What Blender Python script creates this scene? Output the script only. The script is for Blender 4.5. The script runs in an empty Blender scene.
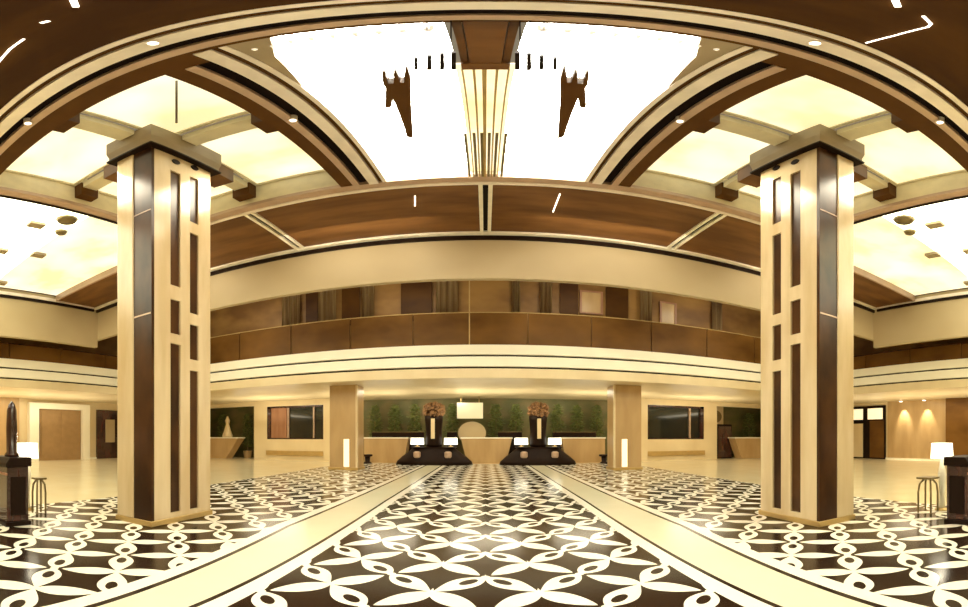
import bpy, bmesh, math, random
from mathutils import Vector, Matrix
random.seed(4)
sc = bpy.context.scene
C = sc.collection
PI = math.pi
# ------------------------------------------------------------------ camera, world, exposure
CX, KX, KY, HY, EYE = 485.5, 0.00245, 0.003, 437.0, 1.6        # radians per pixel, horizon row, eye height
cd = bpy.data.cameras.new('camera'); cam = bpy.data.objects.new('camera', cd); C.objects.link(cam)
cam.location = (0, 0, EYE); cam.rotation_euler = (PI/2, 0, 0)
cd.type = 'PANO'; cd.clip_end = 200; cd.clip_start = 0.02
pan = cd if hasattr(cd, 'panorama_type') else cd.cycles
pan.panorama_type = 'EQUIRECTANGULAR'
pan.longitude_min = -CX*KX; pan.longitude_max = (968-CX)*KX
pan.latitude_min = (HY-607)*KY; pan.latitude_max = HY*KY
sc.camera = cam
w = bpy.data.worlds.new('world'); sc.world = w; w.use_nodes = True
w.node_tree.nodes['Background'].inputs[0].default_value = (1, .82, .55, 1)
w.node_tree.nodes['Background'].inputs[1].default_value = 0.25
sc.view_settings.view_transform = 'Standard'; sc.view_settings.look = 'None'
sc.view_settings.exposure = 0.0; sc.view_settings.gamma = 1.0; sc.view_settings.use_curve_mapping = False
L_CENTRE, L_COFFER, L_SIDE = 22.0, 1.15, 7.0      # luminous ceiling strengths
LC = (1, .90, .68)                               # lamp colour

def area(name, loc, rot, sx, sy, power, col=LC):
    l = bpy.data.lights.new(name, 'AREA'); l.shape = 'RECTANGLE'; l.size = sx; l.size_y = sy
    l.energy = power; l.color = col
    o = bpy.data.objects.new(name, l); o.location = loc; o.rotation_euler = rot; C.objects.link(o); return o
# unseen area lamps added under the ceilings, without fixtures
for x in (-10, -4.5, 0, 4.5, 10):
    area('far_fill', (x, 17.6, 4.08), (0, 0, 0), 3.0, 1.6, 85)
for s in (-1, 1):
    area('gallery_fill', (s*17.8, 7, 4.08), (0, 0, 0), 1.6, 9, 200)
    area('gallery_up_fill', (s*17.6, 9, 2.4), (PI, 0, 0), 1.0, 9, 110)  # added floating fill aimed up at the gallery ceiling
for s in (-1, 1):
    area('coffer_fill', (s*3.4, 5.9, 8.4), (0, 0, 0), 1.2, 1.2, 120)
    area('coffer_fill', (s*5.9, 3.4, 8.4), (0, 0, 0), 1.2, 1.2, 120)
area('entrance_light', (0, -3.0, 8.3), (0, 0, 0), 4, 3, 200)
for x in (-9, -3, 3, 9):                          # unseen added lamps, washing the beige bulkhead and the fascia
    area('bulkhead_fill', (x, 8.6, 8.2), (math.radians(70), 0, 0), 3.5, 0.3, 34)
    area('mezzanine_fill', (x, 12.3, 8.9), (math.radians(35), 0, 0), 3.0, 0.5, 60)
    area('fascia_fill', (x, 10.4, 6.9), (math.radians(62), 0, 0), 4.5, 0.3, 55)
for x in (-11, -5.4, 0, 5.4, 11):                 # unseen floating lamps added, washing the low ceiling
    area('low_ceiling_fill', (x, 18.4, 2.6), (PI, 0, 0), 4.0, 0.6, 75)
for x in (-8.6, -3, 3, 8.6):  # unseen lamps added to brighten the shrubs
    area('shrub_fill', (x, 20.6, 4.0), (math.radians(25), 0, 0), 4.0, 0.3, 40)

# ------------------------------------------------------------------ helpers
def at(px, py, Y):                               # the point on the vertical plane y = Y seen at that place
    t = (px-CX)*KX
    return Vector((Y*math.tan(t), Y, EYE + math.tan((HY-py)*KY)*Y/math.cos(t)))
def up(px, py, z):                               # the point on the horizontal plane at height z
    t = (px-CX)*KX; d = (z-EYE)/math.tan((HY-py)*KY)
    return Vector((d*math.sin(t), d*math.cos(t), z))

class X:                                         # node arithmetic
    nt = None
    def __init__(s, v): s.v = v
    @staticmethod
    def op(o, *a):
        n = X.nt.nodes.new('ShaderNodeMath'); n.operation = o
        for i, q in enumerate(a):
            q = q.v if isinstance(q, X) else q
            if isinstance(q, (int, float)): n.inputs[i].default_value = q
            else: X.nt.links.new(q, n.inputs[i])
        return X(n.outputs[0])
    def __add__(s, o): return X.op('ADD', s, o)
    def __sub__(s, o): return X.op('SUBTRACT', s, o)
    def __mul__(s, o): return X.op('MULTIPLY', s, o)
    def __lt__(s, o): return X.op('LESS_THAN', s, o)
    def __gt__(s, o): return X.op('GREATER_THAN', s, o)
    def abs(s): return X.op('ABSOLUTE', s)
    def max(s, o): return X.op('MAXIMUM', s, o)

def mat(name, col, rough=.5, metal=0, spec=.5, noise=None, emit=None, strength=0, coat=0, trans=0):
    """noise = (colour2, scale xyz, detail): procedural variation between col and colour2"""
    m = bpy.data.materials.new(name); m.use_nodes = True; nt = m.node_tree
    b = nt.nodes['Principled BSDF']
    b.inputs['Base Color'].default_value = (*col, 1); b.inputs['Roughness'].default_value = rough
    b.inputs['Metallic'].default_value = metal; b.inputs['Specular IOR Level'].default_value = spec
    b.inputs['Coat Weight'].default_value = coat; b.inputs['Transmission Weight'].default_value = trans
    g = nt.nodes.new('ShaderNodeNewGeometry'); mp = nt.nodes.new('ShaderNodeMapping')
    nz = nt.nodes.new('ShaderNodeTexNoise'); r = nt.nodes.new('ShaderNodeValToRGB')
    c2, scl, det = noise or (tuple(c*.88 for c in col), (3, 3, 3), 3)
    if emit: c1, c2 = emit, (c2 if noise else emit)
    else: c1 = col
    mp.inputs['Scale'].default_value = scl; nz.inputs['Detail'].default_value = det; nz.inputs['Scale'].default_value = 1
    r.color_ramp.elements[0].position = .35; r.color_ramp.elements[1].position = .65
    r.color_ramp.elements[0].color = (*c1, 1); r.color_ramp.elements[1].color = (*c2, 1)
    nt.links.new(g.outputs['Position'], mp.inputs[0]); nt.links.new(mp.outputs[0], nz.inputs['Vector'])
    nt.links.new(nz.outputs['Fac'], r.inputs[0])
    if emit:
        nt.links.new(r.outputs[0], b.inputs['Emission Color']); b.inputs['Emission Strength'].default_value = strength
    else:
        nt.links.new(r.outputs[0], b.inputs['Base Color'])
    return m

M = {}
M['cream'] = mat('cream_stone', (.78, .66, .42), .35, noise=((.70, .57, .34), (.8, .8, .3), 4))
M['bulkhead'] = mat('beige_plaster', (.47, .375, .225), .6, noise=((.44, .345, .20), (.5, .5, .5), 2))
M['fascia'] = mat('ivory_fascia', (.92, .88, .72), .4, noise=((.89, .85, .69), (1, 1, 1), 2))
M['pillar'] = mat('polished_cream_marble', (.70, .57, .36), .22, noise=((.58, .44, .25), (3, 3, .5), 4))
M['beige'] = mat('tan_stone', (.52, .35, .165), .3, noise=((.43, .28, .12), (2, 2, .4), 3))
M['wood'] = mat('glossy_brown_wood', (.20, .088, .026), .3, spec=.3, noise=((.11, .044, .012), (.6, 2.5, 1), 4))
M['woodd'] = mat('dark_glossy_wood', (.085, .036, .007), .45, spec=.12, noise=((.05, .02, .006), (.6, 2.5, 1), 4))
M['woodx'] = mat('brown_veneer_panel', (.18, .085, .018), .4, spec=.15, noise=((.095, .042, .008), (.5, .5, .7), 3))
M['woodw'] = mat('mid_brown_wall_panel', (.34, .19, .06), .45, spec=.2, noise=((.17, .085, .03), (.5, .5, .7), 3))
M['dark'] = mat('near_black_wood', (.014, .006, .003), .4, spec=.12)
M['gap'] = mat('dark_shadow_gap', (.012, .006, .005), .8, spec=.1)
M['recess'] = mat('pale_coffer_plaster', (.80, .72, .50), .6)
M['capital'] = mat('taupe_plaster', (.38, .30, .19), .5)
M['maroon'] = mat('dark_red_wood', (.055, .014, .009), .25, noise=((.025, .008, .005), (4, 4, 1), 3), coat=.5)
M['tan'] = mat('tan_metal_moulding', (.52, .37, .27), .35, .3)
M['metal'] = mat('bright_bronze_trim', (.88, .80, .72), .28, .3)
M['white'] = mat('ivory_trim', (.92, .86, .72), .3)
M['brownmid'] = mat('brown_band', (.10, .042, .009), .5, spec=.12)
M['centre'] = mat('lit_crystal_ceiling', (.8, .8, .8), .4, emit=(1, .97, .86), strength=L_CENTRE)
M['coffer'] = mat('lit_alabaster', (.5, .45, .3), .3, emit=(1, .97, .76), strength=L_COFFER, noise=((.74, .66, .36), (.55, .8, 1), 3))
M['side'] = mat('lit_side_ceiling', (.8, .8, .7), .4, emit=(1, .95, .76), strength=L_SIDE, noise=((.7, .68, .42), (.25, .25, .3), 1))
M['shade'] = mat('lit_lampshade', (.9, .85, .7), .6, emit=(1, .94, .74), strength=2.2)
M['glow'] = mat('warm_glass_and_glow', (.9, .8, .6), .5, emit=(1, .86, .56), strength=.85)  # lit door panes, and the painted uplight glow on the far columns
M['spot'] = mat('lens_and_reflection', (.9, .9, .8), .4, emit=(1, .92, .75), strength=4)  # real lenses, and the reflections painted on the brown ceiling
M['crystal'] = mat('crystal_painted_glow', (.95, .93, .85), .05, emit=(1, .97, .84), strength=.55)  # emission stands in for light caught by the crystals
M['green'] = mat('dark_foliage', (.08, .11, .02), .6, noise=((.22, .25, .06), (5, 5, 6), 6))
M['niche'] = mat('dark_olive_wall', (.09, .10, .025), .6, noise=((.17, .13, .045), (1, 1, 1.4), 3))
M['rust'] = mat('rust_flowers', (.24, .115, .035), .7, noise=((.12, .06, .02), (9, 9, 9), 3))
M['glass'] = mat('dark_window_glass', (.018, .022, .018), .08, coat=.6)
M['curtain'] = mat('brown_curtain', (.50, .34, .16), .8, noise=((.34, .20, .08), (8, 8, .3), 2))
M['gold'] = mat('gold_trim', (.55, .38, .14), .35, .4)
M['olive'] = mat('aged_brass', (.22, .17, .08), .35, .6)
M['maroon2'] = mat('dark_brown_glossy_panel', (.085, .034, .010), .3, spec=.25, noise=((.03, .012, .004), (2, 2, .8), 3))
M['tanwood'] = mat('tan_wood_door', (.36, .22, .09), .4)
M['copper'] = mat('rosewood_panel', (.38, .19, .10), .4, noise=((.30, .14, .07), (6, 6, .5), 3))

def obj(name, bm, m, parent=None, smooth=False, bevel=0):
    bmesh.ops.recalc_face_normals(bm, faces=bm.faces)
    me = bpy.data.meshes.new(name); bm.to_mesh(me); bm.free(); me.materials.append(M[m] if isinstance(m, str) else m)
    if smooth:
        for p in me.polygons: p.use_smooth = True
    o = bpy.data.objects.new(name, me); C.objects.link(o)
    if parent is not None:
        o.parent = parent
        o.matrix_parent_inverse = Matrix.Translation(parent.location).inverted()
    if bevel:
        b = o.modifiers.new('bevel', 'BEVEL'); b.width = bevel; b.segments = 2; b.limit_method = 'ANGLE'
    return o
def struct(name, bm, m, parent=None, bevel=0):
    o = obj(name, bm, m, parent, bevel=bevel)
    if parent is None: o['kind'] = 'structure'
    return o
def thing(name, label, cat, loc=(0, 0, 0), group=None):
    o = bpy.data.objects.new(name, None); C.objects.link(o); o.location = loc
    o['label'] = label; o['category'] = cat
    if group: o['group'] = group
    return o
def tag(o, label, cat, group=None):
    o['label'] = label; o['category'] = cat
    if group: o['group'] = group
    return o
def box(bm, x0, x1, y0, y1, z0, z1):
    if x0 > x1: x0, x1 = x1, x0
    if y0 > y1: y0, y1 = y1, y0
    v = [bm.verts.new((x, y, z)) for z in (z0, z1) for x, y in ((x0, y0), (x1, y0), (x1, y1), (x0, y1))]
    for f in ((3, 2, 1, 0), (4, 5, 6, 7), (0, 1, 5, 4), (1, 2, 6, 5), (2, 3, 7, 6), (3, 0, 4, 7)):
        bm.faces.new([v[i] for i in f])
    return bm
def bx(*a):
    bm = bmesh.new()
    if isinstance(a[0], (tuple, list)):
        for q in a: box(bm, *q)
    else: box(bm, *a)
    return bm
def prism(bm, pts, off):                          # polygon pts (3-D) extruded along off
    off = Vector(off); a = [bm.verts.new(p) for p in pts]; b = [bm.verts.new(Vector(p)+off) for p in pts]
    bm.faces.new(a); bm.faces.new(b[::-1]); n = len(a)
    for i in range(n): bm.faces.new((a[i], b[i], b[(i+1) % n], a[(i+1) % n]))
    return bm
def lathe(prof, c=(0, 0, 0), n=24, bm=None):
    bm = bm or bmesh.new(); rings = []
    for r, z in prof:
        rings.append([bm.verts.new((c[0]+r*math.cos(2*PI*i/n), c[1]+r*math.sin(2*PI*i/n), c[2]+z)) for i in range(n)])
    for a, b in zip(rings, rings[1:]):
        for i in range(n): bm.faces.new((a[i], a[(i+1) % n], b[(i+1) % n], b[i]))
    bm.faces.new(rings[0][::-1]); bm.faces.new(rings[-1]); return bm
def tube(pts, r, n=8, bm=None):
    bm = bm or bmesh.new(); pts = [Vector(p) for p in pts]; rings = []
    for i, p in enumerate(pts):
        d = (pts[min(i+1, len(pts)-1)]-pts[max(i-1, 0)]).normalized()
        u = d.orthogonal().normalized() if i == 0 else (u-d*u.dot(d)).normalized()
        v = d.cross(u)
        rings.append([bm.verts.new(p+(u*math.cos(2*PI*k/n)+v*math.sin(2*PI*k/n))*r) for k in range(n)])
    for a, b in zip(rings, rings[1:]):
        for k in range(n): bm.faces.new((a[k], a[(k+1) % n], b[(k+1) % n], b[k]))
    bm.faces.new(rings[0][::-1]); bm.faces.new(rings[-1]); return bm

# ------------------------------------------------------------------ floor
def floor_material():
    m = bpy.data.materials.new('inlaid_marble_floor'); m.use_nodes = True; nt = X.nt = m.node_tree
    b = nt.nodes['Principled BSDF']
    g = nt.nodes.new('ShaderNodeNewGeometry'); s = nt.nodes.new('ShaderNodeSeparateXYZ')
    nt.links.new(g.outputs['Position'], s.inputs[0])
    x, y = X(s.outputs[0]), X(s.outputs[1]); q = x.abs()
    A = (q + y - 3.58) * (1/.84); B = (y - q - 2.74) * (1/.84)
    outer = q > .42; inner = q < .42
    def petals(a, b_, loops):
        t = X.op('FRACT', a); d = (X.op('FRACT', b_ + .5) - .5).abs()
        par = X.op('FRACT', (X.op('FLOOR', a) + X.op('FLOOR', b_ + .5)) * .5 + .001) > .4
        tt = par * (t * -2 + 1) + t                     # 0 at the flower's heart, 1 at the tip
        ts = X.op('POWER', X.op('MINIMUM', tt * (loops * -.14 + 1.14), 1.), loops * .5 + .8)
        sh = X.op('POWER', X.op('MAXIMUM', X.op('SINE', ts*PI), 0.), .8)
        p = d < (sh * (loops * .03 + .18))
        e = X.op('POWER', (tt - .66)*(1/.17), 2.) + X.op('POWER', d*(1/.085), 2.)
        hole = (e < 1) * loops
        return p * (hole * -1 + 1)
    pet = petals(A, B, outer).max(petals(B, A, inner))
    fa = (X.op('FRACT', A + .5) - .5); fb = (X.op('FRACT', B + .5) - .5)
    pet = pet.max((fa*fa + fb*fb) < .0045)
    qi = X.op('MINIMUM', y*.02 + 1.84, 2.)
    qo = X.op('MINIMUM', X.op('MAXIMUM', y, 1.)*.1 + 2.2, 2.72)
    band = ((q - qi) > -.19) * ((q - qo) < .2)
    line = ((q - qi).abs() < .026).max((q - qo).abs() < .032)
    cream_mid = ((q - qi) > 0) * ((q - qo) < 0)
    patt = (q < 6.95) * (y < 19.6)
    def mix(f, c1, c2):
        n = nt.nodes.new('ShaderNodeMix'); n.data_type = 'RGBA'
        nt.links.new(f.v, n.inputs[0])
        for k, c in ((6, c1), (7, c2)):
            if isinstance(c, tuple): n.inputs[k].default_value = (*c, 1)
            else: nt.links.new(c, n.inputs[k])
        return n.outputs[2]
    nz = nt.nodes.new('ShaderNodeTexNoise'); nz.inputs['Scale'].default_value = 1.3; nz.inputs['Detail'].default_value = 6
    nt.links.new(g.outputs['Position'], nz.inputs['Vector'])
    n_ = X(nz.outputs[0])
    dark = mix(n_, (.010, .005, .003), (.032, .017, .009))
    white = mix(n_, (.86, .83, .70), (.80, .75, .60))
    cream = mix(n_, (.74, .66, .44), (.64, .53, .31))
    c = mix(pet, dark, white)
    bandc = mix(line, mix(cream_mid, white, mix(n_, (.70, .67, .49), (.64, .60, .42))), (.02, .012, .008))
    c = mix(band, c, bandc)
    c = mix(patt, cream, c)
    nt.links.new(c, b.inputs['Base Color'])
    b.inputs['Roughness'].default_value = .16; b.inputs['Specular IOR Level'].default_value = .5
    return m
struct('floor', bx(-23, 23, -9, 23, -.2, 0), floor_material())

# ------------------------------------------------------------------ ceiling of the hall
Z = EYE + 6.88                                    # underside of the beams
# each plate is one panel field of the ceiling
struct('ceiling', bx((-4.35, 4.35, -9, 1.78, Z+.03, Z+.3)), 'woodd')
struct('trim_1', bx((-15, -7.25, 7.95, 9.86, Z+.02, Z+.3), (7.25, 15, 7.95, 9.86, Z+.02, Z+.3),
                    (-7.25, -4.86, 7.26, 9.86, Z+.02, Z+.3), (-4.64, -.13, 7.26, 9.86, Z+.02, Z+.3),
                    (.13, 4.64, 7.26, 9.86, Z+.02, Z+.3), (4.86, 7.25, 7.26, 9.86, Z+.02, Z+.3)), 'wood')
# transverse beam, in its layers of mouldings (near edge to far edge)
prof = [(1.72, 1.79, 'metal', 0), (1.79, 1.86, 'brownmid', .06), (1.86, 2.03, 'metal', -.04), (2.03, 2.21, 'gap', .10),
        (2.21, 2.33, 'tan', -.02), (2.33, 2.57, 'brownmid', .02)]
k = 2
for a, b_, m_, dz in prof[:-1]:
    if a > 2: a, b_ = {2.03: (2.03, 2.16), 2.21: (2.16, 2.27)}[a]
    struct('trim_%d' % k, bx(-7.25, 7.25, a, b_, Z+dz, Z+.5), m_); k += 1
struct('trim_%d' % k, bx((-1.87, 1.87, 2.27, 2.33, Z+.02, Z+.5), (-7.25, -1.87, 2.27, 2.57, Z+.02, Z+.5), (1.87, 7.25, 2.27, 2.57, Z+.02, Z+.5)), 'brownmid'); k += 1
# longitudinal beams between central coffer and column coffers
for s in (-1, 1):
    for a, b_, m_, dz in prof:
        struct('trim_%d' % k, bx(s*a, s*b_, 2.33 if a < 1.87 else 2.57, 6.95, Z+dz, Z+(.55 if m_ != 'brownmid' else .8)), m_); k += 1
    # near-side longitudinal beam by the columns
    struct('trim_%d' % k, bx(s*4.35, s*4.5, -9, 1.72, Z-.02, Z+.4), 'metal'); k += 1
    struct('trim_%d' % k, bx(s*4.5, s*4.75, -9, 1.72, Z+.03, Z+.4), 'brownmid'); k += 1
    # outer ring of beams
    struct('trim_%d' % k, bx((s*6.95, s*7.18, -9, 7.18, Z, Z+.12)), 'tan'); k += 1
    struct('trim_%d' % k, bx((s*7.18, s*7.26, -9, 7.95, Z-.03, Z+.9)), 'dark'); k += 1
    # near side coffers (lit)
    struct('trim_%d' % k, bx((s*4.75, s*6.95, -9, 1.72, Z+.9, Z+1.0)), 'recess'); k += 1
struct('trim_%d' % k, bx(-6.95, 6.95, 6.95, 7.15, Z, Z+.12), 'tan'); k += 1
struct('trim_%d' % k, bx(-7.18, 7.18, 7.15, 7.26, Z-.03, Z+.5), 'metal'); k += 1
# light metal strips across the brown band
for xc in (-4.75, 0, 4.75):
    struct('trim_%d' % k, bx((xc-.13, xc-.05, 7.26, 9.72, Z-.04, Z+.2), (xc+.05, xc+.13, 7.26, 9.72, Z-.04, Z+.2)), 'white'); k += 1
    struct('trim_%d' % k, bx(xc-.05, xc+.05, 7.26, 9.72, Z+.05, Z+.2), 'dark'); k += 1
# cornice strip and bulkhead
struct('trim_%d' % k, bx(-13.9, 13.9, 9.72, 9.9, Z-.06, Z+.1), 'white'); k += 1
struct('trim_%d' % k, bx(-13.9, 13.9, 9.86, 9.98, Z-.22, Z-.06), 'dark'); k += 1
struct('trim_%d' % k, bx(-14.1, 14.1, 9.93, 10.1, 6.72, Z+.3), 'bulkhead'); k += 1
for s in (-1, 1):
    struct('trim_%d' % k, bx(s*13.9, s*14.1, -9, 9.93, 6.3, Z+.3), 'bulkhead'); k += 1
    struct('trim_%d' % k, bx(s*13.8, s*13.9, -9, 9.72, Z-.06, Z+.1), 'metal'); k += 1
    struct('trim_%d' % k, bx((s*13.84, s*13.9, -9, 9.72, Z-.2, Z-.06)), 'dark'); k += 1
# upper ceiling over the mezzanine void
struct('ceiling', bx((-23, 23, 10.1, 23, 9.6, 9.8), (-23, -14.1, -9, 10.1, 9.6, 9.8), (14.1, 23, -9, 10.1, 9.6, 9.8)), 'wood')
for s in (-1, 1):
    struct('trim_%d' % k, prism(bmesh.new(), [(s*1.72, 2.33, Z+.03), (s*1.36, 2.33, Z+.03), (s*1.56, 2.75, Z+.03), (s*1.72, 3.6, Z+.03)], (0, 0, .3)), 'capital'); k += 1
# recess walls and lids
struct('trim_%d' % k, bx((-1.72, 1.72, 2.25, 2.33, Z+.5, Z+1.5), 
                         (-1.8, -1.72, 2.5, 7, Z+.5, Z+1.5), (1.72, 1.8, 2.5, 7, Z+.5, Z+1.5)), 'tan'); k += 1
struct('trim_%d' % k, bx(-2.57, 2.57, 6.95, 7.05, Z+.12, Z+1.5), 'fascia'); k += 1
for s in (-1, 1):
    struct('trim_%d' % k, bx((s*2.57, s*6.95, 2.47, 2.57, Z+.5, Z+1.3), (s*2.47, s*2.57, 2.5, 7, Z+.5, Z+1.3),
                             (s*2.57, s*6.95, 6.95, 7.05, Z+.12, Z+1.3), (s*6.95, s*7.05, 2.5, 7.05, Z+.12, Z+1.3)), 'recess'); k += 1

# ------------------------------------------------------------------ luminous coffers
side_n = {-1: 'left', 1: 'right'}
PX, PY = 4.58, 4.6                                # column centre
for s in (-1, 1):
    # brown cross ribs meeting at the column
    r = thing('coffer_cross_rib', 'brown and cream cross-shaped ribs of the ceiling coffer above the %s column' % side_n[s], 'ceiling beam', (s*PX, PY, Z+.35))
    for q in ((s*(PX-.2), s*(PX+.2), 2.57, 2.85), (s*(PX-.2), s*(PX+.2), 6.7, 6.95), (s*2.57, s*2.85, PY-.2, PY+.2), (s*6.7, s*6.95, PY-.2, PY+.2)):
        obj('rib_end', bx(*q, Z+.3, Z+.8), 'brownmid', r)
    for q in ((s*5.12, s*5.9, PY-.25, PY+.2), (s*(PX-.25), s*(PX+.2), 5.42, 6.1)):
        obj('bracket', bx(*q, Z+.3, Z+.8), 'wood', r)
    for q in ((s*(PX-.16), s*(PX+.16), 2.85, 3.8), (s*(PX-.16), s*(PX+.16), 6.1, 6.7), (s*2.85, s*4.08, PY-.16, PY+.16), (s*5.9, s*6.7, PY-.16, PY+.16)):
        obj('bridge', bx(*q, Z+.6, Z+.8), 'recess', r)
    for ix, (xa, xb) in enumerate(((2.57, PX-.2), (PX+.2, 6.95))):
        for iy, (ya, yb) in enumerate(((2.57, PY-.2), (PY+.2, 6.95))):
            pos = ('nearer' if iy == 0 else 'farther', 'inner' if ix == 0 else 'outer')
            p = thing('luminous_panel', 'glowing alabaster ceiling panel, %s %s quarter of the coffer over the %s column' % (pos[0], pos[1], side_n[s]),
                      'ceiling light', (s*(xa+xb)/2, (ya+yb)/2, Z+.8), 'alabaster coffer panels')
            obj('diffuser', bx(s*(xa+.02), s*(xb-.02), ya+.02, yb-.02, Z+.85, Z+.9), 'coffer', p)
            fr = .07
            obj('frame', bx((s*xa, s*xb, ya, ya+fr, Z+.8, Z+.86), (s*xa, s*xb, yb-fr, yb, Z+.8, Z+.86),
                            (s*xa, s*(xa+fr), ya+fr, yb-fr, Z+.8, Z+.86), (s*(xb-fr), s*xb, ya+fr, yb-fr, Z+.8, Z+.86)), 'recess', p)
    # side coffer with its lit field
    p = thing('luminous_ceiling', 'wide blown-out white luminous ceiling field beyond the %s column' % side_n[s], 'ceiling light', (s*10.5, 0, Z+.2))
    obj('diffuser', bx(s*7.3, s*13.8, -8, 5.2, Z+.3, Z+.35), 'side', p)
    obj('end_diffuser', bx(s*7.3, s*13.8, 5.2, 7.9, Z+.3, Z+.35), 'coffer', p)
    obj('frame', bx((s*7.26, s*13.8, 7.87, 7.95, Z, Z+.4)), 'tan', p)
    for (px, py, w_, l_) in ((36, 226, .14, .4), (38, 256, .14, .4), (2, 252, .15, .3), (2, 284, .15, .3)):
        q = up(px, py, Z+.2)
        obj('air_slot', bx(s*(-q.x-w_), s*(-q.x+w_), q.y-l_/2, q.y+l_/2, Z+.2, Z+.3), 'capital', p)
    for (px, py, r_) in ((67, 221, .26), (61, 233, .16)):
        q = up(px, py, Z+.1)
        obj('pendant', lathe([(.03, .2), (r_, .12), (r_*.8, .02), (.03, 0)], (-s*q.x, q.y, Z+.05), 12), 'olive', p, True)
    # central chandelier half
    ch = thing('crystal_chandelier', 'huge glowing crystal ceiling chandelier, %s half of the central coffer' % side_n[s], 'chandelier', (s*.95, 4.8, Z+.6), 'central coffer chandeliers')
    obj('lit_field', bx(s*.26, s*1.68, 2.36, 6.9, Z+.55, Z+.6), 'centre', ch)
    rods = bmesh.new(); cnt = 0
    for i in range(9):
        xx = .36 + i*.155
        o = obj('crystal_rod', lathe([(.012, 0), (.04, .1), (.045, .5), (.02, .56)], (s*xx, 2.52, Z-.02), 6), 'crystal', ch)
    for j in range(24):
        for i in range(9):
            xx = .36+i*.155+random.uniform(-.03, .03); yy = 3.5+j*.14
            lathe([(.01, 0), (.03, .08), (.03, .3)], (s*xx, yy, Z+.12+random.uniform(0, .12)), 5, rods)
    o = obj('crystal_fringe', rods, 'crystal', ch); o['kind'] = 'stuff'
    for px, w_, t0, t1 in ((416, 3.5, 58, 70), (429.5, 4.2, 56, 70), (442, 4.6, 54, 70), (453.5, 5.0, 53, 70), (441, 1.3, 20, 38), (451, 1.5, 20, 40), (427, 1.0, 21, 30)):
        a, b_, c_, d_ = [up(px-w_/2, t0, Z), up(px+w_/2, t0, Z), up(px+w_/2, t1, Z), up(px-w_/2, t1, Z)]
        obj('dark_slot', prism(bmesh.new(), [Vector((v.x*-s, v.y, v.z)) for v in (a, b_, c_, d_)], (0, 0, .12)), 'dark', ch)
    pts = [up(382, 72, Z), up(383, 84, Z), up(386, 88, Z), up(385, 107, Z), up(391, 107, Z), up(393, 98, Z), up(407, 136, Z), up(413, 138, Z), up(410.5, 100, Z),
           up(411, 80, Z), up(406.5, 64, Z), up(404, 82, Z), up(400, 82, Z), up(394.5, 67, Z), up(393.5, 83, Z), up(388, 83, Z), up(384, 70, Z)]
    obj('dark_bracket', prism(bmesh.new(), [Vector((v.x*-s, v.y, v.z-.03)) for v in pts], (0, 0, .3)), 'brownmid', ch)

# central spine between the halves
sp = thing('ceiling_spine', 'brown box beam and gold slatted spine splitting the central chandelier', 'ceiling beam', (0, 4.8, Z))
obj('box_beam', bx((-.13, .13, 2.3, 3.36, Z-.03, Z+.5), (-.2, -.14, 2.3, 3.3, Z+.05, Z+.5), (.14, .2, 2.3, 3.3, Z+.05, Z+.5), (-.2, .2, 3.3, 3.45, Z-.06, Z+.5)), 'wood', sp)
obj('lit_backing', bx(-.26, .26, 3.45, 6.95, Z+.25, Z+.3), 'coffer', sp)
for xx, w_ in ((-.2, .015), (-.1, .022), (-.01, .04), (.1, .022), (.2, .015)):
    obj('slat', bx(xx-w_/2, xx+w_/2, 3.45, 6.95, Z-.02, Z+.1), 'gold', sp)
for xx in (-.27, -.05, .05, .27, -.15, .15):
    obj('slat', bx(xx-.02, xx+.02, 5.3, 6.9, Z-.04, Z-.021), 'olive', sp)

# spots at the beam nodes and reflections painted as glowing streaks on the brown ceiling
for i, (px, py, lab) in enumerate(((153, 43, 'where the beams join above the left column'), (28, 123, 'on the beam end at the far left'),
                                   (293, 120, 'on the diagonal beam left of the chandelier'), (815, 43, 'where the beams join above the right column'),
                                   (940, 122, 'on the beam end at the far right'), (680, 121, 'on the diagonal beam right of the chandelier'))):
    p = up(px, py, Z-.06)
    t = thing('spotlight', 'small round bright spotlight ' + lab, 'spotlight', tuple(p))
    obj('housing', lathe([(.055, -.02), (.055, .2), (.05, .2)], p, 20), 'metal', t)
    obj('lens', lathe([(.038, -.03), (.038, -.015)], p, 20), 'spot', t)
def streak(pts, label, r=.011):
    o = obj('reflection_streak', tube([up(a, b_, Z+.01) for a, b_ in pts], r, 8), 'spot'); tag(o, label, 'ceiling light')
streak(((-2, 63), (10, 49), (24, 39)), 'thin slanting reflection slot in the brown ceiling, far left edge')
streak(((41, 23), (49, 21)), 'short reflection slot in the brown ceiling between the slanting slot and the round spot, left', .015)
streak(((73, 0), (76, 7)), 'small bright reflection spot at the very top, left brown ceiling', .018)
streak(((895, 0), (898, 7)), 'small bright reflection spot at the very top, right brown ceiling', .018)
streak(((866, 43), (893, 36), (928, 27), (931, 24), (923, 16)), 'thin kinked reflection line in the right brown ceiling')
streak(((553, 212), (560, 194)), 'short slanting reflection slot in the brown band right of its centre strip', .013)
streak(((415, 196), (415, 206)), 'short upright reflection slot in the brown band left of its centre strip', .013)

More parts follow.
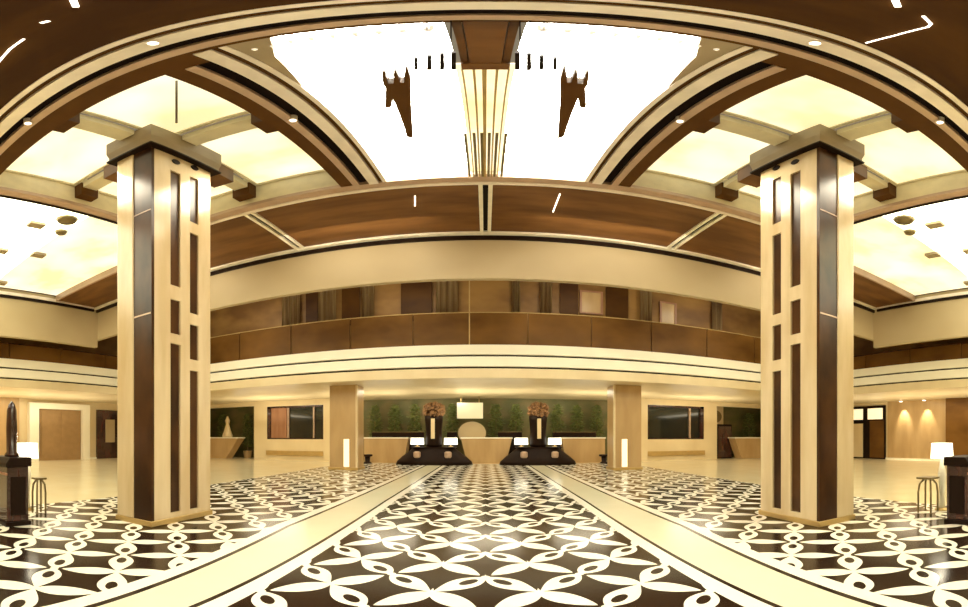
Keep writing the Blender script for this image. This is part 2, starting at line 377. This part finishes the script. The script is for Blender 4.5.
# ------------------------------------------------------------------ mezzanine and fascia
def ring(y_in, x_in, y_out, x_out, z0, z1):       # far run + both side runs of a balcony band, as boxes
    return [(-x_out, x_out, y_in, y_out, z0, z1), (-x_out, -x_in, -9, y_in, z0, z1), (x_in, x_out, -9, y_in, z0, z1)]
YF, XF = 13.9, 15.2
for z0, z1, off, m_ in ((5.12, 5.56, 0, 'fascia'), (5.04, 5.12, .12, 'dark'), (4.60, 5.04, .03, 'fascia'), (4.52, 4.60, .15, 'dark'), (4.10, 4.52, .06, 'cream')):
    struct('trim_%d' % k, bx(*ring(YF+off, XF+off, YF+.6, XF+.6, z0, z1)), m_, bevel=.01); k += 1
struct('trim_%d' % k, bx(*ring(YF+.6, XF+.6, YF+1.2, XF+1.2, 4.30, 5.5)), 'fascia'); k += 1
# lower ceiling
struct('ceiling', bx((-23, 23, YF+.3, 23, 4.14, 4.3), (-23, -XF-.3, -9, YF+.3, 4.14, 4.3), (XF+.3, 23, -9, YF+.3, 4.14, 4.3)), 'cream')
# balustrade panels: brown tinted glass in rows
def balustrade(name_side, run, lab):
    t = thing('balustrade', lab, 'balustrade', (0, 0, 5.56) if run == 'far' else (run*XF, 3, 5.56))
    if run == 'far':
        edges = [-15.1, -12, -9.6, -7.2, -4.8, -2.5, -.55, 1.45, 3.7, 6, 8.4, 10.8, 13.2, 15.1]
        for a, b_ in zip(edges, edges[1:]):
            obj('panel', bx(a+.02, b_-.02, YF+.05, YF+.1, 5.56, 7.05), 'woodx', t)
        obj('rail', bx(-15.1, 15.1, YF+.03, YF+.12, 7.05, 7.09), 'gold', t)
        obj('post', bx(-.57, -.53, YF+.02, YF+.06, 5.56, 8.95), 'gold', t)
    else:
        y = -8
        while y < 13.5:
            obj('panel', bx(run*(XF+.05), run*(XF+.1), y+.02, y+2.4, 5.56, 6.35), 'woodx', t); y += 2.42
        obj('rail', bx(run*(XF+.03), run*(XF+.12), -8, 13.8, 6.35, 6.4), 'maroon', t)
balustrade('far', 'far', 'long brown glass-panelled balustrade on top of the far ivory fascia')
balustrade('left', -1, 'brown balustrade above the ivory fascia on the left side gallery')
balustrade('right', 1, 'brown balustrade above the ivory fascia on the right side gallery')
# upper walls behind
struct('wall_mezzanine', bx((-23, 23, 15.0, 15.2, 4.3, 9.6), (-17.6, -17.4, -9, 15, 4.3, 9.6), (17.4, 17.6, -9, 15, 4.3, 9.6)), 'woodw')
def drape(x0, x1, z0, z1, y, n):
    bm = bmesh.new(); N = n*8; a = []; b_ = []
    for i in range(N+1):
        xx = x0+(x1-x0)*i/N; yy = y + .06*math.sin(i/8*2*PI)
        a.append(bm.verts.new((xx, yy, z0))); b_.append(bm.verts.new((xx, yy, z1)))
    for i in range(N): bm.faces.new((a[i], a[i+1], b_[i+1], b_[i]))
    bmesh.ops.solidify(bm, geom=bm.faces[:], thickness=.02)
    return bm
for i, (px0, px1, m_, lab) in enumerate((
        (282, 300, 'curtain', 'pale brown gathered curtain, leftmost behind the far balustrade'),
        (318, 336, 'curtain', 'brown gathered curtain, second from the left behind the far balustrade'),
        (362, 374, 'curtain', 'narrow light brown curtain left of the dark panel, far mezzanine'),
        (436, 458, 'curtain', 'wide light brown curtain left of the central balustrade post'),
        (512, 520, 'curtain', 'thin curtain just right of the central balustrade post'),
        (540, 552, 'curtain', 'curtain directly left of the lit square picture, mezzanine'),
        (640, 652, 'curtain', 'curtain between lit square picture and lit niche, mezzanine'),
        (712, 722, 'curtain', 'rightmost curtain behind the far balustrade'))):
    xa, xb = 14.85*math.tan((px0-CX)*KX), 14.85*math.tan((px1-CX)*KX)
    tag(obj('curtain', drape(xa, xb, 5.6, 9.58, 14.85, max(3, int((xb-xa)/.2))), m_, None, True), lab, 'curtain', 'mezzanine curtains')
for px0, px1, lab in ((306, 318, 'dark wall panel left of the second curtain, mezzanine'), (342, 360, 'dark wall panel between the left curtains, mezzanine'),
                      (401, 432, 'widest dark wall panel, left of the central post'), (560, 578, 'dark wall panel left of the lit square picture'), (606, 628, 'dark wall panel right of the lit square picture')):
    xa, xb = 14.93*math.tan((px0-CX)*KX), 14.93*math.tan((px1-CX)*KX)
    tag(obj('wall_panel', bx(xa, xb, 14.9, 14.99, 7.1, 9.55), 'woodd', None, bevel=.01), lab, 'wall panel')
for px0, px1, z0, z1, lab in ((582, 601, 7.65, 8.75, 'lit square picture in a brown frame on the mezzanine wall'),
                              (662, 675, 7.4, 8.6, 'small lit upright picture on the mezzanine wall, right of the square one')):
    xa, xb = 14.9*math.tan((px0-CX)*KX), 14.9*math.tan((px1-CX)*KX)
    t = thing('picture', lab, 'picture', ((xa+xb)/2, 14.93, (z0+z1)/2))
    obj('frame', bx((xa-.08, xb+.08, 14.9, 14.99, z0-.08, z0), (xa-.08, xb+.08, 14.9, 14.99, z1, z1+.08), (xa-.08, xa, 14.9, 14.99, z0, z1), (xb, xb+.08, 14.9, 14.99, z0, z1)), 'copper', t)
    obj('image', bx(xa, xb, 14.94, 14.98, z0, z1), 'beige', t)

# ------------------------------------------------------------------ outer walls
YW, XW = 20.4, 20.0
struct('wall_far', bx((-23, 23, YW+1.6, YW+1.8, 0, 4.14)), 'niche')
for s in (-1, 1): struct('wall_'+side_n[s], bx(s*XW, s*(XW+.2), -9, YW+1.6, 0, 4.14), 'cream')
struct('wall_back', bx(-23, 23, -9.2, -9, 0, 9.8), 'beige')
for s in (-1, 1): struct('wall_outer_'+side_n[s], bx(s*23, s*23.2, -9.2, 23, 0, 9.8), 'beige')
# far wall front layer: solid pieces around the openings (mirror pair), openings px 210-254 and 267-323
def fx(px): return YW*math.tan((px-CX)*KX)
for s in (-1, 1):
    X1, X2, X3, X4, X5 = [abs(fx(p)) for p in (205, 254, 267, 324, 331)]
    struct('trim_%d' % k, bx((s*X2, s*X3, YW, YW+.25, 0, 4.14), (s*X4, s*X5, YW-.1, YW+.25, 0, 4.14), (s*X3, s*X4, YW, YW+.25, 3.75, 4.14),
                             (s*X3, s*X4, YW-.05, YW+.25, .65, 1.45), (s*20, s*(X1+.1), YW, YW+.25, 0, 4.14), (s*X1, s*X2, YW, YW+.25, 3.85, 4.14), (s*X3, s*X4, YW, YW+.25, 0, .35)), 'cream'); k += 1
    struct('trim_%d' % k, bx((s*X3, s*X4, YW-.12, YW+.2, .35, .65)), 'gold'); k += 1
    wn = struct('window_%d' % (1 if s < 0 else 2), bx((s*X3, s*X4, YW+.16, YW+.2, 1.45, 3.75)), 'glass')
    obj('window_frame', bx((s*X3, s*(X3-.22), YW+.02, YW+.16, 1.45, 3.75), (s*X4, s*(X4+.12), YW+.02, YW+.16, 1.45, 3.75),
                           (s*X3, s*X4, YW+.02, YW+.16, 3.62, 3.75), (s*X3, s*X4, YW+.02, YW+.16, 1.45, 1.53)), 'maroon', wn)
    if s < 0: obj('wood_leaf', bx((s*(X3-.25), s*(X3-1.25), YW+.05, YW+.15, 1.5, 3.65)), 'copper', wn)
    obj('mullion', bx((s*(X3-1.3), s*(X3-1.4), YW+.05, YW+.15, 1.5, 3.65) if s < 0 else (s*(X3-.85), s*(X3-.95), YW+.05, YW+.15, 1.5, 3.65)), 'tan', wn)
    if s < 0: obj('mullion', bx((s*(X4+.6), s*(X4+.68), YW+.05, YW+.15, 1.5, 3.65)), 'tan', wn)

# far columns
for s in (-1, 1):
    t = thing('square_column', 'plain tan stone column with a painted uplight slot, far %s under the mezzanine' % side_n[s], 'column', (s*5.53, 15.65, 0), 'plain tan columns')
    obj('shaft', bx(s*4.95, s*6.11, 15.2, 16.1, .12, 4.14), 'beige', t, bevel=.02)
    obj('plinth', bx(s*4.91, s*6.15, 15.15, 16.15, 0, .12), 'gold', t, bevel=.01)
    obj('corner_trim', bx((s*4.93, s*5.0, 15.16, 15.26, .12, 4.1)), 'cream', t)
    obj('glow_strip', bx(s*5.27, s*5.5, 15.17, 15.2, .15, 1.5), 'glow', t, bevel=.01)  # uplight glow put in as an emissive strip, no fitting there

# ------------------------------------------------------------------ reception counters, shrubs, desks in the far centre
def counter(px0, px1, lab, flare0=0, flare1=0, y=20.0):
    xa, xb = y*math.tan((px0-CX)*KX), y*math.tan((px1-CX)*KX)
    t = thing('reception_counter', lab, 'counter', ((xa+xb)/2, y+.3, 0))
    bm = prism(bmesh.new(), [(xa+flare0, y, 0), (xb-flare1, y, 0), (xb, y, 1.5), (xa, y, 1.5)], (0, .7, 0))
    obj('body', bm, 'beige', t)
    obj('countertop', bx(xa-.03, xb+.03, y-.05, y+.75, 1.5, 1.58), 'fascia', t, bevel=.01)
    return t
counter(364, 408, 'tan reception counter between left far column and left dark lamp desk', 0, .2)
counter(461, 512, 'tan reception counter in the middle between the two dark lamp desks', .3, .3)
counter(562, 605, 'tan reception counter between right dark lamp desk and right far column', .2, 0)
c_ = counter(206, 238, 'tan counter with slanting end in the arched opening, far left', 0, .9)
c_ = counter(735, 763, 'tan counter in the opening beside the right column, far right', .5, 0)
tag(obj('wall_clock_arch', lathe([(.62, -.04), (.62, .04)], (0, 0, 0), 40), 'bulkhead'), 'round-topped cream back panel above the middle reception counter', 'panel')
o = C.objects['wall_clock_arch']; o.name = 'arched_panel'; o.rotation_euler = (PI/2, 0, 0); o.location = (20.82*math.tan((472-CX)*KX), 20.82, 1.85); o.scale = (1.15, 1.15, 1)
q0, q1 = at(457, 403, 20.8).x, at(483, 403, 20.8).x
t = thing('hanging_sign', 'blank pale cream sign box hanging above the middle counter, left of centre', 'sign', ((q0+q1)/2, 20.8, 2.75))
obj('sign_face', bx(q0, q1, 20.76, 20.86, 2.75, 3.75), 'fascia', t, bevel=.02)
for q in (q0+.2, q1-.2): obj('hanger', tube([(q, 20.81, 3.75), (q, 20.81, 4.14)], .02), 'gold', t)
for pa, pb, lab in ((372, 424, 'long low dark cabinet behind the left reception counter'), (447, 457, 'short low dark cabinet left of the arched panel'), (498, 522, 'low dark cabinet right of the arched panel'), (553, 596, 'long low dark cabinet behind the right reception counter')):
    xa, xb = 20.9*math.tan((pa-CX)*KX), 20.9*math.tan((pb-CX)*KX)
    t = thing('low_cabinet', lab, 'cabinet', ((xa+xb)/2, 20.95, 0))
    obj('body', bx(xa, xb, 20.89, 21.02, 0, 1.9), 'dark', t, bevel=.01)
    obj('top', bx(xa-.02, xb+.02, 20.88, 21.03, 1.9, 1.94), 'olive', t)

def shrub(cx, cy, z0, rx, ry, h, lab, n=600, m_='green'):
    bm = bmesh.new()
    for i in range(n):
        th = random.uniform(0, 2*PI); rr = math.sqrt(random.random()); zz = random.random()
        fac = math.sin(PI*min(1, .15+zz*.85))**.4
        c = Vector((cx+rx*rr*math.cos(th)*fac, cy+ry*rr*math.sin(th)*fac, z0+zz*h))
        a = random.uniform(0, 2*PI); L = random.uniform(.12, .24); W_ = L*.3
        d = Vector((math.cos(a), math.sin(a), random.uniform(-.4, .8))).normalized(); u = d.cross(Vector((0, 0, 1))).normalized()*W_
        up_ = d.cross(u).normalized()*.01
        q = [c, c+d*L*.5+u, c+d*L, c+d*L*.5-u]
        prism(bm, q, up_)
    t = thing('potted_shrub', lab, 'plant', (cx, cy, 0), 'green shrubs behind the counters')
    obj('foliage', bm, m_, t)
    obj('stem', tube([(cx, cy, .5), (cx, cy, z0+h*.6)], .04, 8), 'olive', t)
    obj('planter', lathe([(.22, 0), (.3, .55), (.27, .55)], (cx, cy, 0), 20), 'beige', t)
for px, lab in ((374, 'dark green shrub right beside the left far column'), (394, 'dark green shrub between left far column and left rust flowers'),
                (414, 'green shrub just left of the left rust flower vase'), (452, 'green shrub just right of the left rust flower vase'),
                (496, 'green shrub right of the arched panel'), (516, 'green shrub left of the right rust flower vase'),
                (558, 'green shrub just right of the right rust flower vase'), (578, 'olive green shrub between right vase and right far column'),
                (598, 'green shrub right beside the right far column')):
    shrub(21.3*math.tan((px-CX)*KX), 21.5, 1.3, .36, .18, 2.4, lab)
shrub(21.2*math.tan((220-CX)*KX), 21.5, 1.2, .38, .18, 2.2, 'dark green shrub in the arched opening beside the left column')
shrub(21.2*math.tan((245-CX)*KX), 21.5, .8, .38, .18, 2.6, 'dark shrub at the right edge of the left arched opening')
shrub(21.2*math.tan((752-CX)*KX), 21.5, 1.2, .5, .18, 2.3, 'green shrub above the counter beside the right column')
# pale figure in the left opening, dark cabinet in the right opening
tag(obj('sculpture', lathe([(.3, 0), (.34, .12), (.22, .5), (.1, 1.0), (.16, 1.25), (.04, 1.6)], (20.4*math.tan((228-CX)*KX), 20.35, 1.58), 16), 'cream', None, True),
    'pale pointed sculpture on the counter in the left opening', 'sculpture')
cx0, cx1 = 20.6*math.tan((719-CX)*KX), 20.6*math.tan((735-CX)*KX)-.1
t = thing('tall_cabinet', 'dark tall cabinet in the right opening under a round mirror', 'cabinet', ((cx0+cx1)/2, 20.9, 0))
obj('body', bx(cx0, cx1, 20.8, 21.4, 0, 2.55), 'dark', t, bevel=.02)
obj('door', bx(cx0+.05, (cx0+cx1)/2-.01, 20.77, 20.8, .1, 2.4), 'maroon', t)
obj('door', bx((cx0+cx1)/2+.01, cx1-.05, 20.77, 20.8, .1, 2.4), 'maroon', t)
tag(obj('round_mirror', lathe([(.5, 0), (.5, .06)], (0, 0, 0), 32), 'olive', None), 'round brassy mirror above the dark cabinet in the right opening', 'mirror')
o = C.objects['round_mirror']; o.rotation_euler = (PI/2, 0, 0); o.location = ((cx0+cx1)/2, 21.95, 3.2)
struct('trim_%d' % k, bx(cx0-.1, cx1+.1, 21.9, 22.0, 2.5, 4.1), 'cream'); k += 1

# dark lamp desks with vases
def lampdesk(px, sd):
    x = 19.6*math.tan((px-CX)*KX); y = 19.2
    t = thing('lamp_desk', 'dark flared desk at the far end carrying two white lamps, %s of the pair' % sd, 'desk', (x, y, 0), 'dark flared desks')
    bm = bmesh.new()
    prof = [(1.85, 0), (1.8, .18), (1.55, .45), (1.25, .72), (1.05, .92), (1.02, .98)]
    rings = []
    for w_, z in prof:
        dd = .25+w_*.22
        rings.append([bm.verts.new((x+w_*math.cos(a)*1.0, y+dd*math.sin(a), z)) for a in [2*PI*i/32 for i in range(32)]])
    for a, b_ in zip(rings, rings[1:]):
        for i in range(32): bm.faces.new((a[i], a[(i+1) % 32], b_[(i+1) % 32], b_[i]))
    bm.faces.new(rings[0][::-1]); bm.faces.new(rings[-1])
    obj('skirt', bm, 'dark', t, True)
    obj('desktop', bx(x-1.08, x+1.08, y-.5, y+.5, .981, 1.03), 'dark', t, bevel=.01)
    for dx in (-.72, .72):
        obj('highlight_patch', lathe([(.12, 0), (.17, .08), (.17, .3), (.1, .36)], (x+dx, y-.56, .42), 16), 'tan', t)  # highlights on the skirt, put in as pale solid patches
    v = thing('floor_vase', 'tall black vase with rust-coloured flowers on the %s dark desk' % sd, 'vase', (x, y, 1.03), 'tall vases on the dark desks')
    obj('vessel', lathe([(.36, 0), (.40, .15), (.38, .9), (.42, 1.5), (.44, 1.78), (.38, 1.8)], (x, y, 1.03), 28), 'dark', v, True)
    obj('highlight_strip', bx(x-.09, x+.09, y-.44, y-.40, 1.5, 2.65), 'cream', v, bevel=.01)  # highlight on the dark vase, modelled as a pale strip
    bm = bmesh.new()
    for i in range(320):
        th = random.uniform(0, 2*PI); rr = math.sqrt(random.random()); zz = random.random()
        c = Vector((x+.62*rr*math.cos(th)*(.7+.5*zz*(1-zz)), y+.5*rr*math.sin(th), 2.8+zz*.9*(1-.3*rr)))
        bmesh.ops.create_icosphere(bm, subdivisions=1, radius=random.uniform(.05, .1), matrix=Matrix.Translation(c))
    o = obj('blossoms', bm, 'rust', v); o['kind'] = 'stuff'
    for dx, q in ((-.8, 'left'), (.8, 'right')):
        l = thing('table_lamp', 'small white-shaded lamp on the %s end of the %s dark desk' % (q, sd), 'lamp', (x+dx, y, 1.03), 'white lamps on the dark desks')
        obj('base', lathe([(.12, 0), (.12, .03), (.03, .06), (.03, .2)], (x+dx, y, 1.03), 16), 'gold', l, True)
        obj('lamp_shade', lathe([(.33, .13), (.31, .52)], (x+dx, y, 1.03), 24), 'shade', l, True)
lampdesk(435, 'left'); lampdesk(537, 'right')
for px, lab in ((367.5, 'small dark round stool at the foot of the left tan counter'), (604, 'small dark round stool at the foot of the right tan counter')):
    t = thing('stool', lab, 'stool', (19.4*math.tan((px-CX)*KX), 19.4, 0)); x = t.location.x
    obj('seat', lathe([(.22, .42), (.26, .46), (.24, .54)], (x, 19.4, 0), 20), 'dark', t, True)
    obj('pedestal', lathe([(.24, 0), (.2, .05), (.12, .12), (.14, .42)], (x, 19.4, 0), 20), 'dark', t, True)

# ------------------------------------------------------------------ side walls
def sy(px): return XW/math.tan(abs(px-CX)*KX)
# left: tan double panel door in cream surround, dark opening with picture
d1 = struct('door_1', bx(-XW+.0, -XW+.08, sy(37), sy(80), 0, 3.5), 'tanwood')
obj('door_surround', bx((-XW, -XW+.3, sy(37)-.6, sy(37)-.02, 0, 3.9), (-XW, -XW+.3, sy(80)+.02, sy(80)+.5, 0, 3.9), (-XW, -XW+.3, sy(37)-.02, sy(80)+.02, 3.5, 3.9)), 'fascia', d1)
obj('door_panel', bx((-XW+.08, -XW+.11, sy(37)+.2, (sy(37)+sy(80))/2-.1, .3, 3.3), (-XW+.08, -XW+.11, (sy(37)+sy(80))/2+.1, sy(80)-.2, .3, 3.3)), 'tanwood', d1)
obj('jamb', bx((-XW+.08, -XW+.16, sy(37), sy(37)+.08, 0, 3.48)), 'maroon', d1)
struct('door_2', bx(-XW+.0, -XW+.1, sy(96), sy(121), 0, 3.6), 'maroon')
tag(obj('picture', bx(-XW+.12, -XW+.2, sy(104), sy(113), 1.2, 2.9), 'bulkhead', None, bevel=.02), 'pale picture in the dark doorway left of the left column', 'picture')
d3 = struct('door_3', bx(XW-.1, XW, sy(851), sy(886), 0, 3.9), 'dark')
obj('lit_pane', bx(XW-.14, XW-.101, sy(845), sy(864), 2.9, 3.7), 'glow', d3)
obj('lit_pane', bx(XW-.14, XW-.101, sy(869), sy(885)+.1, 2.9, 3.7), 'glow', d3)
obj('lower_pane', bx(XW-.14, XW-.101, sy(845), sy(864), 0.1, 2.6), 'cream', d3)
obj('door_leaf', bx(XW-.14, XW-.101, sy(871), sy(885), 0.1, 2.8), 'woodx', d3)
struct('trim_%d' % k, bx(XW-.3, XW, -2, sy(948), 0, 4.14), 'woodx'); k += 1
struct('trim_%d' % k, bx(-XW, -XW+.3, -2, sy(17), 0, 4.14), 'beige'); k += 1
struct('trim_%d' % k, bx(XW-.05, XW, sy(947), sy(888), 0, 4.14), 'beige'); k += 1
for px, lab in ((905, 'small ceiling downlight washing the tan right wall, nearer the right column'), (928, 'small ceiling downlight washing the tan right wall, above the right lamp')):
    y = sy(px); t = thing('downlight', lab, 'ceiling light', (XW-.45, y, 4.14), 'right wall downlights')
    obj('housing', lathe([(.12, 0), (.12, .09)], (XW-.45, y, 4.05), 20), 'metal', t)
    obj('lens', lathe([(.09, 0), (.09, .02)], (XW-.45, y, 4.03), 20), 'spot', t)
    l = bpy.data.lights.new('downlight_beam', 'SPOT'); l.energy = 520; l.color = LC; l.spot_size = math.radians(48); l.spot_blend = .8; l.shadow_soft_size = .06
    lo = bpy.data.objects.new('downlight_beam', l); C.objects.link(lo); lo.location = (XW-.45, y, 4.0); lo.rotation_euler = (0, math.radians(-16), 0)
    lo.parent = t; lo.matrix_parent_inverse = Matrix.Translation(t.location).inverted()
for s in (-1, 1):
    struct('baseboard_'+side_n[s], bx(s*XW, s*(XW-.06), -9, YW, 0, .12), 'fascia')

# ------------------------------------------------------------------ the two big columns
def column(s):
    sd = side_n[s]
    x0, x1, y0, y1 = 4.22, 4.98, 3.95, 5.28       # inner face, outer face, near face, far face
    H = Z+.02
    t = thing('square_column', 'tall cream and dark wood column with slotted face, %s foreground' % sd, 'column', (s*4.6, 4.6, 0), 'slotted cream columns')
    obj('plinth', bx(s*(x0-.03), s*(x1+.03), y0-.03, y1+.03, 0, .1), 'gold', t, bevel=.01)
    obj('core', bx(s*(x0+.036), s*(x1-.03), y0+.056, y1-.03, .1, H), 'maroon2', t)
    # slotted cream face (towards the hall axis): frame members around two rows of slots
    def face_y(px): return x0/math.tan(abs(CX-px)*KX)
    slots = [((171, 181), [(.35, 5.02), (5.19, 5.93), (6.08, 7.85)]),
             ((190, 199), [(.35, 4.55), (4.75, 5.42), (5.60, 7.12)])]
    def zz(px, py):
        th = abs(CX-px)*KX; return EYE+math.tan((HY-py)*KY)*x0/math.sin(th)
    slots = [((170.5, 180.5), [(512, 344), (334, 300), (286, 172)]),
             ((190, 198.5), [(508.5, 371), (360, 325), (314, 234), (223, 178)])]
    bars = []
    cols = [(face_y(a), face_y(b)) for (a, b), _ in slots]
    ya, yb = y0, y1
    bars.append((ya+.056, cols[0][0])); bars.append((cols[0][1], cols[1][0])); bars.append((cols[1][1], yb))
    bm = bx(*[(s*x0, s*(x0+.035), a, b, .1, H) for a, b in bars])
    for (a, b), ((p0, p1), rows) in zip(cols, slots):
        pm = (p0+p1)/2; prev = .1
        for lo, hi in rows:
            z0, z1 = zz(pm, lo), zz(pm, hi)
            box(bm, s*x0, s*(x0+.035), a, b, prev, z0); prev = z1
        box(bm, s*x0, s*(x0+.035), a, b, prev, H)
    obj('slotted_panel', bm, 'pillar', t)
    for (a, b), ((p0, p1), rows) in zip(cols, slots):
        p = Vector((s*(x0-.005), (a+b)/2, zz((p0+p1)/2, rows[-1][1]-10)))
        bm = lathe([(.085, 0), (.085, .03)], (0, 0, 0), 20)
        bmesh.ops.rotate(bm, verts=bm.verts, matrix=Matrix.Rotation(PI/2, 3, 'Y')); bmesh.ops.translate(bm, verts=bm.verts, vec=p-Vector((.015, 0, 0)))
        obj('fixing_disc', bm, 'dark', t)
    # near face: dark glossy wood, cream corner strip on the outer side
    def nx(px): return y0*math.tan(abs(CX-px)*KX)
    obj('outer_strip', bx(s*nx(134), s*x1, y0-.02, y0+.05, .1, H), 'pillar', t, bevel=.015)
    obj('wood_panel', bx(s*x0, s*nx(134), y0+.0, y0+.055, .1, H), 'maroon2', t)
    obj('outer_side', bx(s*(x1-.03), s*x1, y0+.05, y1, .1, H), 'pillar', t)
    obj('joint_line', bx(s*(x0+.01), s*nx(134), y0-.008, y0, 3.85, 3.88), 'tan', t)
    obj('joint_line', bx(s*(x0+.01), s*nx(134), y0-.008, y0, 6.3, 6.33), 'tan', t)
    # flared capital in the coffer
    bm = bmesh.new()
    rings = []
    for e, z in ((.02, H), (.1, H+.03), (.1, H+.12), (.13, H+.3), (.13, H+.76)):
        rings.append([bm.verts.new((s*xx, yy, z)) for xx, yy in ((x0-e, y0-e), (x1+e, y0-e), (x1+e, y1+e), (x0-e, y1+e))])
    for a, b in zip(rings, rings[1:]):
        for i in range(4): bm.faces.new((a[i], a[(i+1) % 4], b[(i+1) % 4], b[i]))
    bm.faces.new(rings[0]); bm.faces.new(rings[-1])
    obj('capital', bm, 'capital', t)
    obj('capital_band', bx(s*(x0-.13), s*(x1+.13), y0-.13, y1+.13, H-.05, H-.001), 'dark', t)
for s in (-1, 1): column(s)

tag(obj('hanging_rod', tube([(-2.92, 3.09, Z+.855), (-2.92, 3.09, 7.45)], .014), 'olive'), 'thin rod hanging from the glowing coffer just in front of the left column', 'rod')
# ------------------------------------------------------------------ foreground podiums, lamps, side tables
def podium(s):
    sd = side_n[s]; x, y = (-5.68 if s < 0 else 5.82), 2.42
    t = thing('podium', 'dark red wooden podium cut by the %s edge of the picture' % sd, 'podium', (x, y, 0), 'dark foreground podiums')
    obj('body', bx(x-.34, x+.34, y-.17, y+.17, .08, 1.08), 'maroon', t, bevel=.015)
    obj('plinth', bx(x-.37, x+.37, y-.2, y+.2, 0, .08), 'dark', t, bevel=.01)
    obj('top', prism(bmesh.new(), [(x-.38, y-.2, 1.08), (x-.38, y+.2, 1.08), (x-.38, y+.2, 1.24), (x-.38, y-.14, 1.24), (x-.38, y-.2, 1.14)], (.76, 0, 0)), 'dark', t, bevel=.01)
    obj('shelf_strip', bx(x-.36, x+.36, y-.19, y-.171, .93, .97), 'copper', t)
    obj('side_panel', bx((x+s*-.35), (x+s*-.341), y-.12, y+.12, .2, .9), 'dark', t)
    if s < 0:
        q = at(11, 455, 2.42)
        tag(obj('finial_sculpture', lathe([(.11, 0), (.11, .04), (.08, .08), (.085, .5), (.075, .85), (.05, .95), (.005, 1.02)], (q.x-.02, 2.44, 1.245), 20), 'maroon', None, True),
            'dark pointed upright sculpture standing on the left podium', 'sculpture')
podium(-1); podium(1)
def floor_lamp(s):
    sd = side_n[s]; th = (CX-27)*KX if s < 0 else (942-CX)*KX; d = 7.2
    x, y = s*d*math.sin(th), d*math.cos(th)
    t = thing('floor_lamp', 'white-shaded floor lamp with pale pedestal behind the %s podium' % sd, 'lamp', (x, y, 0), 'white foreground lamps')
    obj('base', lathe([(.13, 0), (.13, .03), (.05, .06)], (x, y, 0), 24), 'gold', t, True)
    obj('pedestal', lathe([(.06, .05), (.05, .4), (.075, .8), (.03, 1.12)], (x, y, 0), 20), 'fascia', t, True)
    obj('lamp_shade', lathe([(.205, 1.14), (.185, 1.47)], (x, y, 0), 32), 'shade', t, True)
    l = bpy.data.lights.new('bulb', 'POINT'); l.energy = 12; l.color = LC; l.shadow_soft_size = .1
    lo = bpy.data.objects.new('bulb', l); lo.location = (x, y, 1.6); C.objects.link(lo); lo.parent = t; lo.matrix_parent_inverse = Matrix.Translation(t.location).inverted()
floor_lamp(-1); floor_lamp(1)
def side_table(px, base_py, wd, s):
    th = (px-CX)*KX; d = EYE/math.tan((base_py-HY)*KY); x, y = d*math.sin(th), d*math.cos(th)
    t = thing('side_table', 'slim little table with arched brass legs beside the %s floor lamp' % side_n[s], 'table', (x, y, 0), 'slim arched side tables')
    obj('tabletop', bx(x-wd, x+wd, y-wd, y+wd, .72, .76), 'olive', t, bevel=.01)
    for a in (-1, 1):
        pts = [(x+a*wd*.85, y-wd*.8, 0), (x+a*wd*.85, y-wd*.8, .45), (x+a*wd*.7, y-wd*.7, .62), (x+a*wd*.2, y-wd*.4, .715)]
        obj('leg', tube(pts, .018, 8), 'olive', t)
        pts = [(p[0], 2*y-p[1], p[2]) for p in pts]
        obj('leg', tube(pts, .018, 8), 'olive', t)
side_table(39, 513, .10, -1); side_table(928, 512, .15, 1)
